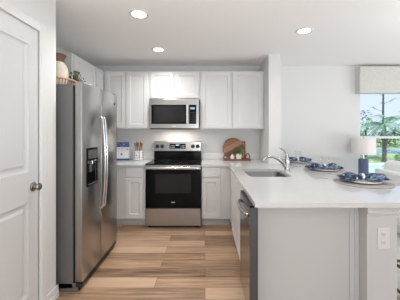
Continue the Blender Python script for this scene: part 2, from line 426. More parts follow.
# ------------------------------------------------------------------ ceiling downlights
GL = 'recessed ceiling downlights'
lights = [(-.627, 2.28, 'recessed ceiling light nearest the pantry door'), (-.633, 3.27, 'recessed ceiling light in front of the microwave, beyond the one by the pantry door'), (1.10, 2.66, 'recessed ceiling light above the sink and peninsula')]
dl = None
for i, (x, y, lab) in enumerate(lights):
    if dl is None:
        dl = thing('ceiling_light', lab, 'ceiling light', (x, y, H), GL)
        MB().lathe((x, y, H), [(.064, -.001), (.066, -.004), (.088, -.010), (.094, -.006), (.095, -.0005)], 36, cap=False).build('trim_ring', M['trim'], dl, smooth=True)
        MB().lathe((x, y, H), [(0, -.0055), (.03, -.0055), (.066, -.004), (.066, -.0005), (0, -.0005)], 36, cap=False).build('lens', M['lens'], dl)
    else: copy_thing(dl, (x, y, H), lab, GL)
    lamp('downlight_glow', 'AREA', (x, y, H - .02), (0, 0, 0), (8.5, 8.5, 2.2)[i], (1, .985, .96), shape='DISK', size=.13, spread=R(145))

# ------------------------------------------------------------------ cabinets on the back wall
UY = YB - .33; UZ0, UZ1 = 1.42, 2.33; fu = face_y(UY)
def wall_cab(label, x0, x1, z0, z1, doors, y0=UY, name='wall_cabinet'):
    t = thing(name, label, 'cabinet', ((x0 + x1) / 2, YB, z0))
    B(x0, x1, y0, YB - .001, z0, z1).build('cabinet_body', M['cabinet'], t)
    for a, c in doors: shaker(face_y(y0), a, c, z0 + .018, z1 - .02, t)
    return t
wall_cab('white two-door wall cabinet left of the microwave', -1.598, -.872, UZ0, UZ1, [(-1.553, -1.242), (-1.225, -.893)])
wall_cab('short white two-door wall cabinet directly above the microwave', -.870, -.080, 1.885, UZ1, [(-.850, -.487), (-.474, -.098)])
wall_cab('white two-door wall cabinet right of the microwave, against the nib wall', -.078, .922, UZ0, UZ1, [(-.055, .412), (.432, .895)])
# left wall, above and beside the refrigerator
LXF = -1.60
def left_cab(label, y0, y1, z0, z1, doors):
    t = thing('wall_cabinet', label, 'cabinet', (XL, (y0 + y1) / 2, z0))
    B(XL + .001, LXF, y0, y1, z0, z1).build('cabinet_body', M['cabinet'], t)
    for a, c in doors: shaker(face_px(LXF), a, c, z0 + .018, z1 - .02, t)
left_cab('white wall cabinet mounted above the refrigerator', 2.88, 3.485, 1.87, UZ1, [(2.915, 3.465)])
left_cab('white corner wall cabinet on the left wall beyond the refrigerator cabinet', 3.487, YB - .002, UZ0, UZ1, [(3.505, 3.735)])

# base cabinets
BY = YB - .61
def base_cab(label, x0, x1, dx0, dx1):
    t = thing('base_cabinet', label, 'cabinet', ((x0 + x1) / 2, YB, 0)); fb = face_y(BY)
    B(x0, x1, BY, YB - .001, .112, .878).build('cabinet_body', M['cabinet'], t)
    B(x0, x1, BY + .075, YB - .05, 0, .112).build('toe_kick', M['toe'], t)
    slabfront(fb, dx0, dx1, .724, .868, t); shaker(fb, dx0, dx1, .132, .708, t)
base_cab('white base cabinet left of the range, below the utensil crock', XL + .001, -.866, -1.145, -.888)
base_cab('white base cabinet right of the range, in the corner', -.050, .362, -.040, .222)
# peninsula run: corner filler, sink base, dishwasher, end panel
PF = .363
t = thing('sink_cabinet', 'white sink base cabinet in the peninsula beside the dishwasher', 'cabinet', (.66, 2.8, 0)); fn = face_nx(PF)
MB().box(PF, PF + .02, 2.10, BY - .002, .09, .878).box(PF, 1.10, 2.10, 2.12, .09, .878).box(PF, 1.10, 3.44, 3.46, .09, .878).box(PF + .02, 1.10, 2.12, 3.44, .09, .11).box(1.08, 1.10, 2.12, 3.44, .11, .878).build('cabinet_body', M['cabinet'], t)
B(PF + .06, 1.10, 2.10, BY - .002, 0, .09).build('toe_kick', M['toe'], t)
for a, c in ((2.13, 2.60), (2.615, 3.09)):
    slabfront(fn, a, c, .735, .866, t, 'false_drawer'); shaker(fn, a, c, .115, .72, t)
ep = thing('peninsula_panel', 'pale grey panel closing the near end of the peninsula', 'panel', (.73, 1.75, 0))
MB().box(PF, 1.116, 1.75, 1.765, 0, .878).build('panel_board', M['panel'], ep)
B(PF, PF + .028, 1.743, 1.7495, 0, .878, bev=.002).build('edge_batten', M['panel'], ep)
MB().box(1.05, 1.1165, 1.743, 1.7495, 0, .878, .002).box(1.082, 1.1165, 1.735, 1.743, 0, .878, .002).build('edge_batten', M['panel'], ep)

# countertops
ct = MB().box(XL + .001, -.862, YB - .645, YB - .001, .879, .912, .003).build('countertop', M['quartz'])
tag(ct, 'short white quartz countertop left of the range', 'countertop')
SX0, SX1, SY0, SY1 = .465, .925, 2.50, 3.04
outer = [(-.052, YB - .001), (-.052, YB - .645), (.333, YB - .645), (.333, 1.60), (1.68, 1.60), (1.68, YB - .001), (1.102, YB - .001), (1.102, 3.478), (.923, 3.478), (.923, YB - .001)]
mb = MB().plate_with_holes(outer, [rrect(SX0, SX1, SY0, SY1, .07)], .879, .912)
ct = mb.build('countertop', M['quartz'])
tag(ct, 'white quartz countertop wrapping the corner and the long peninsula', 'countertop')
for x0, x1, lab in ((XL + .001, -.866, 'low white backsplash strip behind the utensil crock'), (-.050, .922, 'low white backsplash strip behind the cutting boards')):
    s = B(x0, x1, YB - .021, YB - .001, .9125, 1.015, bev=.002).build('backsplash', M['splash']); tag(s, lab, 'backsplash')

# ------------------------------------------------------------------ sink and faucet
sk = thing('kitchen_sink', 'undermount stainless steel sink sunk in the peninsula countertop', 'sink', (.71, 2.77, .72))
mb = MB(); prev = None
for ins, z, r in ((-.012, .878, .075), (-.002, .878, .072), (0, .87, .07), (.006, .74, .065), (.03, .712, .05)):
    ring = [mb.bm.verts.new((x, y, z)) for x, y in rrect(SX0 + ins, SX1 - ins, SY0 + ins, SY1 - ins, r)]
    if prev:
        for i in range(len(ring)): mb.bm.faces.new((prev[i], prev[(i + 1) % len(ring)], ring[(i + 1) % len(ring)], ring[i]))
    prev = ring
mb.bm.faces.new(prev); mb.build('basin', M['sinksteel'], sk, smooth=True)
MB().lathe((.71, 2.80, .712), [(.045, 0), (.045, .003), (.03, .004), (.028, -.001), (0, -.001)], cap=False).build('drain', M['chrome'], sk, smooth=True)
fx, fy = .972, 2.84
fc = thing('faucet', 'brushed nickel single-lever kitchen faucet beside the sink', 'faucet', (fx, fy, .912))
MB().lathe((fx, fy, .912), [(.036, 0), (.036, .006), (.031, .012), (.0285, .05), (.0285, .10), (.0275, .135), (.024, .155), (.012, .166), (0, .168)], cap=False).build('body', M['chrome'], fc, smooth=True)
pts = []
P = [(fx - .01, .955), (fx - .05, 1.015), (fx - .10, 1.058), (fx - .15, 1.08), (fx - .20, 1.088), (fx - .235, 1.085)]
MB().tube([(x, fy, z) for x, z in P], [.024, .022, .019, .0165, .016, .018], 14).build('spout', M['chrome'], fc, smooth=True)
MB().tube([(fx - .225, fy, 1.09), (fx - .25, fy, 1.078), (fx - .268, fy, 1.062), (fx - .276, fy, 1.048)], [.017, .021, .023, .021], 14).build('spray_head', M['chrome'], fc, smooth=True)
MB().tube([(fx, fy, 1.06), (fx + .003, fy, 1.10), (fx - .008, fy, 1.135), (fx - .035, fy, 1.165), (fx - .075, fy, 1.187), (fx - .09, fy, 1.19)], [.022, (.019, .017), (.014, .014), (.010, .013), (.008, .014), (.005, .008)], 12).build('lever', M['chrome'], fc, smooth=True)

# ------------------------------------------------------------------ refrigerator
FX, FY0, FYM, FY1 = -1.06, 2.07, 2.455, 2.89
fr = thing('refrigerator', 'stainless steel side-by-side refrigerator with grey sides on the left', 'refrigerator', (-1.48, 2.47, 0))
B(-1.88, -1.142, FY0 + .002, FY1 - .002, .03, 1.795, bev=.004).build('case', M['case'], fr)
MB().box(-1.142, -1.125, FY0 + .01, FY1 - .01, .06, 1.785).build('gasket', M['blackp'], fr)
MB().box(-1.85, -1.10, FY0 + .002, FY0 + .02, 0, .075, .004).build('side_skirt', M['case'], fr)
MB().box(-1.85, -1.088, FY0 + .02, FY1 - .004, 0, .070, .004).build('base_grille', M['blackp'], fr)
DT, DB = 1.82, .082
# freezer door with an opening for the dispenser
dy0, dy1, dz0, dz1 = 2.145, 2.36, .885, 1.235
mb = MB(); xa = -1.122
fd = mb.box(xa, FX, FY0, FYM - .004, DB, DT, .008).build('freezer_door', M['steel'], fr, smooth=True, ang=30)
B(xa, FX, FYM + .004, FY1, DB, DT, bev=.008).build('refrigerator_door', M['steel'], fr, smooth=True, ang=30)
dp = MB()
dp.loops(face_px(FX), dy0, dy1, dz0, dz1, [(0, .0), (0, .006), (.004, .008), (.014, .008), (.016, .002)]).build('dispenser', M['black'], fr)
MB().box(FX + .003, FX + .0115, dy0 + .02, dy1 - .02, dz1 - .10, dz1 - .02, .002).build('dispenser_controls', M['dkgrey'], fr)
MB().box(FX + .003, FX + .03, dy0 + .055, dy1 - .09, dz0 + .20, dz0 + .235, .004).build('dispenser_chute', M['bright'], fr)
MB().box(FX + .003, FX + .022, dy0 + .03, dy0 + .07, dz0 + .13, dz0 + .20, .004).build('dispenser_paddle', M['dkgrey'], fr)
MB().box(FX + .003, FX + .02, dy0 + .02, dy1 - .02, dz0 + .012, dz0 + .022, .002).build('drip_tray', M['dkgrey'], fr)
for yy in (FYM - .026, FYM + .026):
    hp = [(FX - .004, yy, 1.535), (FX + .016, yy, 1.528)]
    n = 14
    for i in range(n + 1):
        q = i / n; hp.append((FX + .026 + .024 * math.sin(math.pi * q), yy, 1.51 - q * .87))
    hp += [(FX + .016, yy, .622), (FX - .004, yy, .612)]
    MB().tube(hp, (.0085), 10).build('door_handle', M['bright'], fr, smooth=True)
MB().box(-1.20, -1.068, FY0 + .004, FY0 + .05, .075, .090, .003).box(-1.11, -1.052, FY0 - .012, FY0 + .03, .045, .079, .004).build('hinge_foot', M['blackp'], fr)
MB().box(-1.13, -1.075, FY1 - .06, FY1 - .004, 1.82, 1.832, .003).build('hinge_cover', M['dkgrey'], fr)
MB().box(-1.095, -1.065, FY1 - .06, FY1 - .004, .05, .082, .003).build('hinge_foot', M['blackp'], fr)
MB().lathe((FX - .001, FY1 - .085, 1.705), [(0, .0), (.016, 0), (.016, .003), (0, .0035)], 20, axis='x', cap=False).build('badge', M['chrome'], fr)

# things standing on the refrigerator
ft = 1.795
tx, ty = -1.40, 2.25
tr = thing('wicker_tray', 'round brown wicker tray on top of the refrigerator', 'tray', (tx, ty, ft))
mb = MB().lathe((tx, ty, ft), [(.157, .0), (.162, .008), (0, .008)], 32)
mb.build('tray_floor', M['wicker'], tr)
mb = MB()
for k in range(44):
    a = 2 * math.pi * k / 44
    mb.tube([(tx + .158 * math.cos(a), ty + .158 * math.sin(a), ft + .004), (tx + .178 * math.cos(a), ty + .178 * math.sin(a), ft + .062)], .0045, 5)
o = mb.build('wicker_stakes', M['wicker'], tr)
mb = MB(); ring = [(tx + .179 * math.cos(2 * math.pi * k / 40), ty + .179 * math.sin(2 * math.pi * k / 40), ft + .064) for k in range(41)]
mb.tube(ring, .009, 8, cap=False).build('rim', M['wicker'], tr, smooth=True)
jx, jy, jz = -1.395, 2.265, ft + .0085
jg = thing('stoneware_jug', 'cream stoneware jug with a brown neck in the wicker tray', 'jug', (jx, jy, jz))
MB().lathe((jx, jy, jz), [(.07, 0), (.080, .012), (.092, .09), (.094, .15), (.086, .19), (.066, .222), (.056, .235)], 32).build('jug_body', M['cream'], jg, smooth=True)
MB().lathe((jx, jy, jz), [(.056, .235), (.058, .245), (.066, .275), (.080, .30), (.078, .304), (.064, .285), (.05, .25), (.045, .235)], 32, cap=False).build('jug_neck', M['brownglaze'], jg, smooth=True)
MB().tube([(jx - .04, jy - .04, jz + .26), (jx - .06, jy - .08, jz + .25), (jx - .066, jy - .095, jz + .20), (jx - .05, jy - .078, jz + .15)], .010, 8).build('jug_handle', M['cream'], jg, smooth=True)
px, py = -1.345, 2.49
pp = thing('potted_herb', 'small grey-green potted plant beside the jug on the refrigerator', 'plant', (px, py, ft + .001))
hz = ft + .001
MB().lathe((px, py, hz), [(.032, 0), (.043, .07), (.045, .07), (.039, .068), (.036, .06), (0, .06)], 20, cap=False).build('pot', M['brownglaze'], pp, smooth=True)
mb = MB()
for i in range(240):
    a = random.uniform(0, 6.283); e = random.uniform(.0, 1.5); L = random.uniform(.01, .085)
    d = Vector((math.cos(a) * math.cos(e) * .75, math.sin(a) * math.cos(e) * .75, math.sin(e)))
    mb.leaf(Vector((px, py, hz + .07)) + d * L * 1.5, d + Vector((random.uniform(-.5, .5), random.uniform(-.5, .5), random.uniform(-.1, .7))), random.uniform(.025, .04), .015, .1)
mb.build('leaves', M['leaf'], pp, smooth=True)

# ------------------------------------------------------------------ range
RX0, RX1 = -.853, -.060; RC = (RX0 + RX1) / 2; RF = 3.43
rg = thing('range', 'stainless steel electric range with black glass door between the base cabinets', 'range', (RC, 3.75, 0))
B(RX0, RX1, RF + .03, YB - .03, .03, .905).build('body', M['blackp'], rg)
MB().box(RX0, RX1, RF - .005, YB - .10, .905, .922, .004).build('cooktop', M['black'], rg)
mb = MB()
for cx, cy, r in ((RC - .19, 3.58, .10), (RC + .19, 3.58, .085), (RC - .19, 3.82, .075), (RC + .19, 3.82, .10)):
    mb = MB().lathe((cx, cy, .922), [(r - .003, .0003), (r - .003, .0008), (r, .0008), (r, .0003)], 40, cap=False); mb.build('burner_ring', M['dkgrey'], rg)
# oven door: steel top band, black glass, window, handle
od = MB().box(RX0 + .002, RX1 - .002, RF, RF + .03, .285, .90, .004).build('oven_door', M['black'], rg)
MB().box(RX0 + .002, RX1 - .002, RF - .004, RF + .03, .838, .9, .004).build('door_band', M['steel_h'], od)
MB().loops(face_y(RF), RC - .255, RC + .255, .50, .775, [(0, -.002), (0, .0015), (.004, .002)]).build('oven_window', M['window_glass'], od)
mb = MB()
for sx_ in (-1, 1): mb.box(RC + sx_ * .34 - .012, RC + sx_ * .34 + .012, RF - .045, RF - .002, .855, .88, .004)
mb.tube([(RX0 + .02, RF - .045, .868), (RX1 - .02, RF - .045, .868)], .0155, 14)
mb.build('oven_handle', M['bright'], od, smooth=True)
MB().box(RC - .025, RC + .025, RF - .0015, RF + .005, .365, .376).build('badge', M['lettering'], od)
MB().box(RX0 + .002, RX1 - .002, RF, RF + .03, .035, .278, .005).build('storage_drawer', M['steel_h'], rg)
MB().box(RX0 + .03, RX1 - .03, RF + .05, RF + .55, 0, .03).build('plinth', M['blackp'], rg)
# backguard
GY = YB - .085
MB().box(RX0 + .005, RX1 - .005, GY, YB - .03, .922, 1.06, .004).build('backguard_base', M['black'], rg)
gp = MB().box(RX0 + .003, RX1 - .003, GY - .012, YB - .03, 1.055, 1.215, .006).build('control_panel', M['steel_h'], rg)
MB().box(RC - .135, RC + .135, GY - .016, GY, 1.095, 1.178, .002).build('display', M['black'], gp)
mb = MB().box(RC - .03, RC + .03, GY - .0175, GY - .015, 1.145, 1.165)
mb.build('clock', M['display'], gp)
for i in range(5):
    for j in (-1, 1):
        x = RC + j * (.055 + .016 * i)
        for z in (1.113, 1.14): B(x - .005, x + .005, GY - .0172, GY - .015, z, z + .0055).build('button_mark', M['lettering'], gp)
for dx in (-.335, -.255, .255, .335):
    MB().lathe((RC + dx, GY - .012, 1.135), [(0, -.032), (.021, -.031), (.025, -.028), (.029, -.004), (.033, 0), (.033, .002), (0, .002)], 24, axis='y', cap=False).build('knob', M['blackp'], gp, smooth=True)

# ------------------------------------------------------------------ microwave
MX0, MX1, MF = -.852, -.092, 3.66
mw = thing('microwave', 'stainless steel over-the-range microwave with black glass door above the range', 'microwave', ((MX0 + MX1) / 2, 3.9, 1.42))
B(MX0 + .003, MX1 - .003, MF + .03, YB - .002, 1.425, 1.883).build('body', M['dkgrey'], mw)
MB().box(MX0, MX1, MF, MF + .03, 1.428, 1.883, .006).build('front', M['steel_h'], mw)
MB().box(MX0 + .012, MX1 - .012, MF + .005, MF + .028, 1.416, 1.429).build('bottom_lip', M['blackp'], mw)
md = MB().box(MX0 + .035, MX1 - .165, MF - .012, MF + .002, 1.497, 1.79, .004).build('door', M['black'], mw)
MB().loops(face_y(MF - .012), MX0 + .075, MX1 - .215, 1.52, 1.765, [(0, -.003), (0, .0015), (.01, .002)]).build('door_window', M['window_glass'], md)
mb = MB().box(MX1 - .188, MX1 - .165, MF - .05, MF - .012, 1.51, 1.54, .004).box(MX1 - .188, MX1 - .165, MF - .05, MF - .012, 1.75, 1.78, .004)
mb.box(MX1 - .193, MX1 - .160, MF - .058, MF - .042, 1.495, 1.793, .006)
mb.build('door_handle', M['bright'], md)
cp = MB().box(MX1 - .152, MX1 - .04, MF - .008, MF + .002, 1.497, 1.79, .003).build('control_panel', M['black'], mw)
MB().box(MX1 - .13, MX1 - .062, MF - .0095, MF - .007, 1.72, 1.75).build('clock', M['display'], cp)
mb = MB()
for r_ in range(5):
    mb = MB()
    for c_ in range(3):
        x = MX1 - .128 + c_ * .026; z = 1.53 + r_ * .034; mb.box(x, x + .013, MF - .0092, MF - .007, z, z + .008)
    mb.build('keypad_marks', M['dkgrey'], cp)
mb = MB()
for i in range(26): mb.box(MX0 + .04 + i * .0265, MX0 + .055 + i * .0265, MF - .0008, MF + .004, 1.845, 1.853)
mb.build('vent_slots', M['steel'], mw)
MB().box((MX0 + MX1) / 2 - .03, (MX0 + MX1) / 2 + .03, MF - .0012, MF + .003, 1.456, 1.466).build('badge', M['lettering'], mw)

MB().box(RC - .20, RC + .20, 3.80, 3.90, 1.4195, 1.425).build('task_light_lens', M['whitecer'], mw)
lamp('microwave_task_light', 'AREA', (RC, 3.85, 1.412), (0, 0, 0), 3.4, (1, .88, .76), shape='RECTANGLE', size=.4, size_y=.08)

# ------------------------------------------------------------------ dishwasher
WF = .305; WY0, WY1 = 1.645, 2.085
dw = thing('dishwasher', 'stainless steel dishwasher in the peninsula, its door facing the refrigerator', 'dishwasher', (.62, 1.9, 0))
B(.365, .95, 1.768, WY1, .10, .872).build('tub', M['dkgrey'], dw)
wd = MB().box(WF + .004, WF + .052, WY0, WY1, .10, .862, .002).build('door', M['dkgrey'], dw)
MB().box(WF, WF + .0045, WY0 + .001, WY1, .10, .862, .002).build('steel_skin', M['dwsteel'], wd)
MB().box(WF + .002, WF + .052, WY0 + .001, WY1, .862, .876, .002).build('control_strip', M['black'], dw)
MB().box(WF + .052, WF + .058, WY0 + .002, WY1, .10, .876).build('gasket', M['blackp'], dw)
hp = []
n = 16
for i in range(n + 1):
    q = i / n; hp.append((WF - .001 - .036 * math.sin(math.pi * q) ** .45, WY0 + .03 + q * (WY1 - WY0 - .06), .80))
MB().tube(hp, .0125, 10).build('door_handle', M['steel'], wd, smooth=True)
MB().box(WF + .075, .95, 1.77, WY1, 0, .10).build('toe_panel', M['blackp'], dw)

# ------------------------------------------------------------------ outlet on the end post
ox, oz, oy = 1.228, .652, 1.655
ou = thing('power_outlet', 'white duplex power outlet on the end post of the peninsula', 'outlet', (ox, oy, oz - .07))
MB().box(ox - .043, ox + .043, oy - .006, oy - .0005, oz - .072, oz + .072, .003).build('cover_plate', M['outlet'], ou)
for s in (-1, 1):
    k = MB().box(ox - .017, ox + .017, oy - .0085, oy - .004, oz + s * .028 - .017, oz + s * .028 + .017, .003).build('socket', M['outlet'], ou)
    MB().box(ox - .008, ox - .0055, oy - .0092, oy - .008, oz + s * .028 - .004, oz + s * .028 + .007).box(ox + .0055, ox + .008, oy - .0092, oy - .008, oz + s * .028 - .004, oz + s * .028 + .006).box(ox - .0025, ox + .0025, oy - .0092, oy - .008, oz + s * .028 - .012, oz + s * .028 - .007).build('slots', M['slot'], k)

# ------------------------------------------------------------------ on the left counter
cz = .9125
cb = thing('cookbook', 'blue and white cookbook standing upright on the left counter', 'book', (-1.345, 3.93, cz))
MB().box(-1.448, -1.243, 3.90, 3.945, cz, cz + .295, .003).build('cover', M['paper'], cb)
MB().box(-1.4485, -1.2425, 3.8985, 3.9465, cz + .215, cz + .2955).build('title_band', M['bluecover'], cb)
MB().box(-1.4485, -1.2425, 3.8985, 3.9465, cz + .0, cz + .03).build('bottom_band', M['navy'], cb)
mb = MB()
for i in range(12):
    a = -.3 + random.random() * 3.7; L = random.uniform(.03, .06)
    x = -1.39 + i * .013; mb.leaf((x, 3.8982, cz + .205 - random.random() * .02), (math.cos(a) * .8, 0.0, -abs(math.sin(a))), L * .6, .013, 0, 0)
mb.build('leaf_print', M['navy'], cb)
MB().box(-1.372, -1.345, 3.8985, 3.901, cz + .085, cz + .115).build('emblem', M['lampblue'], cb)
ux, uy = -1.105, 3.96
uc = thing('utensil_crock', 'white crock with black dots on the left counter beside the range', 'crock', (ux, uy, cz))
MB().lathe((ux, uy, cz), [(.076, 0), (.082, .006), (.084, .15), (.086, .155), (.080, .155), (.077, .15), (.074, .015), (0, .012)], 32, cap=False).build('crock_body', M['dots'], uc, smooth=True)
GU = 'wooden utensils in the dotted crock'
uts = [(-.050, .00, -.10, 'spoon', 'leftmost wooden spoon in the dotted crock'), (-.025, .02, -.05, 'spat', 'wooden spatula second from the left in the dotted crock'), (.0, -.02, .03, 'spoon', 'wooden spoon in the middle of the dotted crock'), (.022, .01, .10, 'spat', 'wooden spatula second from the right in the dotted crock'), (.048, -.01, .17, 'spoon', 'rightmost leaning wooden spoon in the dotted crock')]
for dx, dy, tilt, kind, lab in uts:
    x0, y0 = ux + dx * .55, uy + dy; z0 = cz + .02; Lh = .20
    d = Vector((math.sin(tilt), 0, math.cos(tilt))); top = Vector((x0, y0, z0)) + d * Lh
    mb = MB().tube([(x0, y0, z0), top], .006, 8)
    if kind == 'spoon': mb.tube([top - d * .01, top + d * .012, top + d * .035, top + d * .058, top + d * .068], [(.006, .006), (.006, .017), (.007, .023), (.006, .017), (.003, .005)], 12)
    else: mb.tube([top - d * .01, top + d * .01, top + d * .055, top + d * .075], [(.005, .007), (.005, .017), (.004, .024), (.003, .022)], 12)
    o = mb.build('wooden_spoon' if kind == 'spoon' else 'wooden_spatula', M['spoonwood'], smooth=True); tag(o, lab, 'utensil', GU)

# ------------------------------------------------------------------ cutting boards, tray, pear and plant in the corner
bx, by = .475, 3.985
def lean(mb, px_, py_, pz_, ang):
    return mb.xf(Matrix.Translation((px_, py_, pz_)) @ Matrix.Rotation(ang, 4, 'X') @ Matrix.Translation((-px_, -py_, -pz_)))
mb = MB().lathe((bx, by, cz + .185), [(.176, -.009), (.180, -.006), (.180, .006), (.176, .009), (0, .009), (0, -.009), (.176, -.009)], 48, axis='y', cap=False)
mb.box(bx - .04, bx + .04, by - .009, by + .009, cz + .004, cz + .03)
rb = lean(mb, bx, by, cz, R(-8)).build('round_cutting_board', M['boardwood'], origin=(bx, by, cz)); tag(rb, 'round striped wooden cutting board leaning on the corner wall', 'cutting board')
r2 = thing('paddle_board', 'dark rectangular wooden board leaning behind the small plant', 'cutting board', (.60, 4.025, cz))
mb = MB().box(.515, .680, 4.012, 4.026, cz, cz + .305, .004); lean(mb, .6, 4.02, cz, R(-6)).build('board_face', M['walnut'], r2)
mb = MB().box(.535, .660, 4.0095, 4.0125, cz + .03, cz + .275, .001); lean(mb, .6, 4.02, cz, R(-6)).build('inlay', M['oak'], r2)
ty0, ty1, tx0, tx1 = 3.845, 3.965, .30, .735
wt = thing('wooden_tray', 'long reddish wooden tray in front of the cutting boards', 'tray', (.52, 3.90, cz))
MB().box(tx0, tx1, ty0, ty1, cz, cz + .012, .002).build('tray_floor', M['redwood'], wt)
MB().box(tx0, tx1, ty0, ty0 + .008, cz + .012, cz + .028, .002).box(tx0, tx1, ty1 - .008, ty1, cz + .012, cz + .028, .002).box(tx0, tx0 + .008, ty0, ty1, cz + .012, cz + .028, .002).box(tx1 - .008, tx1, ty0, ty1, cz + .012, cz + .028, .002).build('rim', M['redwood'], wt)
for xx, s in ((tx1 - .004, 1), (tx0 + .004, -1)):
    mb = MB(); pts = [(xx + .0 - s * .055 + s * .0, 3.905, cz + .02)]
    pts = [(xx - s * .035 + .035 * math.cos(math.pi * q / 10) , 3.905, cz + .025 + .085 * math.sin(math.pi * q / 10)) for q in range(11)]
    mb.tube(pts, .008, 8).build('tray_handle', M['redwood'], wt, smooth=True)
pz = cz + .0125
pr = thing('ceramic_pear', 'small white ceramic pear on the reddish tray', 'ornament', (.445, 3.885, pz))
MB().lathe((.445, 3.885, pz), [(.012, 0), (.028, .006), (.036, .026), (.032, .05), (.020, .068), (.014, .082), (.007, .09), (0, .092)], 24, cap=False).build('pear_body', M['whitecer'], pr, smooth=True)
MB().tube([(.445, 3.885, pz + .088), (.44, 3.885, pz + .108), (.434, 3.885, pz + .118)], .003, 6).build('stem', M['walnut'], pr)
gx = .543
gp_ = thing('potted_plant', 'small green plant in a square white pot on the reddish tray', 'plant', (gx, 3.885, pz))
mb = MB().loops(lambda u, v, w_: Vector((u, v, pz + w_)), gx - .045, gx + .045, 3.855, 3.935, [(.008, 0), (.0, .09), (.005, .093), (.010, .088), (.012, .07)])
mb.build('pot', M['whitecer'], gp_)
MB().box(gx - .034, gx + .034, 3.868, 3.922, pz + .071, pz + .080).build('soil', M['soil'], gp_)
mb = MB()
for i in range(70):
    a = random.uniform(0, 6.283); e = random.uniform(.2, 1.4); L = random.uniform(.02, .10)
    d = Vector((math.cos(a) * math.cos(e), math.sin(a) * math.cos(e) * .35 - .25, math.sin(e)))
    mb.leaf(Vector((gx, 3.895, pz + .085)) + d * L, d + Vector((random.uniform(-.6, .6), random.uniform(-.4, .4), random.uniform(-.4, .4))), random.uniform(.035, .055), .024, .25)
mb.build('leaves', M['leaf2'], gp_, smooth=True)

# ------------------------------------------------------------------ place settings along the bar
def bundle(cx, cy, z, seed, s=1):
    """gathered napkin: two fans of folded cloth either side of a ring"""
    rnd = random.Random(seed); mb = MB(); n = 40; m_ = 26; rows = []
    for i in range(n + 1):
        u = -1 + 2 * i / n; au = abs(u); row = []
        wd = (.026 + .075 * min(1, au * 1.35) ** .9) * (1 if au < .93 else .9); ht = .016 + .014 * math.sin(min(1, au * 1.25) * math.pi * .72) - .008 * max(0, au - .8) * 5
        for k in range(m_):
            a = 2 * math.pi * k / m_; fold = 1 + (.20 * math.sin(5 * a + seed + 2.2 * u) + .10 * math.sin(9 * a + 5 * u)) * (.3 + .7 * au)
            yy = cy + math.cos(a) * wd * fold + .02 * math.sin(u * 3 + seed); zz = z + ht + math.sin(a) * ht * fold + .008 * math.sin(6 * u + seed) * au
            row.append(mb.bm.verts.new((cx + u * .205 * s + .012 * math.sin(3 * a + seed) * au, yy, max(zz, z + .0008))))
        rows.append(row)
    for a, c in zip(rows, rows[1:]):
        for k in range(m_): mb.bm.faces.new((a[k], a[(k + 1) % m_], c[(k + 1) % m_], c[k]))
    mb.bm.faces.new(rows[0][::-1]); mb.bm.faces.new(rows[-1])
    return mb
settings = [(1.452, 2.215, 'nearest the camera'), (1.435, 2.88, 'in the middle of the bar'), (1.40, 3.62, 'farthest along the bar, beyond the faucet')]
mat0 = plate0 = None
for i, (x, y, where) in enumerate(settings):
    l1, l2, l3 = 'round woven taupe placemat ' + where, 'white dinner plate ' + where, 'navy and white napkin gathered in a ring ' + where
    if mat0 is None:
        mat0 = MB().lathe((x, y, .9125), [(.235, 0), (.24, .003), (.235, .007), (0, .0075)], 48).build('placemat', M['mat'], smooth=True, origin=(x, y, .9125)); tag(mat0, l1, 'placemat', 'round placemats along the bar')
        plate0 = MB().lathe((x, y, .9205), [(.09, 0), (.095, .004), (.145, .014), (.152, .016), (.150, .019), (.10, .009), (.0, .0085)], 48).build('dinner_plate', M['whitecer'], smooth=True, origin=(x, y, .9205)); tag(plate0, l2, 'plate', 'white dinner plates along the bar')
    else:
        c = mat0.copy(); COL.objects.link(c); c.location = (x, y, .9125); c['label'] = l1
        c = plate0.copy(); COL.objects.link(c); c.location = (x, y, .9205); c['label'] = l2
    nk = thing('napkin', l3, 'napkin', (x, y, .934), 'printed napkins along the bar')
    ORIG[nk] = Vector((x, y, .9395))
    nk.location = (x, y, .9395)
    bundle(x, y, .9395, 3 + 2 * i, .90 if i != 2 else .82).build('cloth', M['napkin'], nk, smooth=True, ang=60)
    mb = MB().lathe((x, y + .005, .9395 + .026), [(.029, -.012), (.032, -.012), (.032, .012), (.029, .012), (.029, -.012)], 24, axis='x', cap=False)
    mb.build('napkin_ring', M['whitecer'], nk, smooth=True)
for x, y, lab in ((1.205, 2.42, 'clear stemmed wine glass left of the middle place setting'), (1.25, 3.22, 'clear stemmed wine glass left of the farthest place setting, near the faucet')):
    mb = MB().lathe((x, y, .9125), [(.036, 0), (.036, .002), (.008, .006), (.004, .012), (.0038, .095), (.012, .105), (.034, .125), (.043, .155), (.040, .215), (.0385, .215), (.041, .155), (.032, .128), (.010, .11), (0, .108)], 28)
    o = mb.build('wine_glass', M['goblet'], smooth=True, origin=(x, y, .9125)); tag(o, lab, 'glass', 'wine glasses along the bar')

# ------------------------------------------------------------------ living room side: valance, table, lamp, sofa, rug, stool
va = thing('window_valance', 'pale linen valance box above the window', 'valance', (3.45, YB, 2.03))
MB().box(2.555, 4.38, 3.955, YB - .001, 2.02, 2.455, .004).build('valance_box', M['linen'], va)
MB().box(2.553, 4.382, 3.952, 3.96, 2.02, 2.06, .002).build('hem_band', M['linen'], va)
lx, ly = 2.548, 3.86
et = thing('end_table', 'white round end table under the blue lamp', 'table', (lx, ly, 0))
MB().lathe((lx, ly, 0), [(.215, .60), (.22, .605), (.22, .625), (.215, .63)], 40).build('table_top', M['tablewood'], et, smooth=True)
for k in range(3):
    a = R(90 + 120 * k); MB().tube([(lx + .17 * math.cos(a), ly + .17 * math.sin(a), 0), (lx + .13 * math.cos(a), ly + .13 * math.sin(a), .602)], [.012, .016], 10).build('leg', M['tablewood'], et, smooth=True)
lz = .631
lm = thing('table_lamp', 'table lamp with blue cylinder base and white drum shade', 'lamp', (lx, ly, lz))
MB().lathe((lx, ly, lz), [(.062, 0), (.070, .004), (.070, .305), (.064, .312), (.0, .313)], 32).build('lamp_base', M['lampblue'], lm, smooth=True)
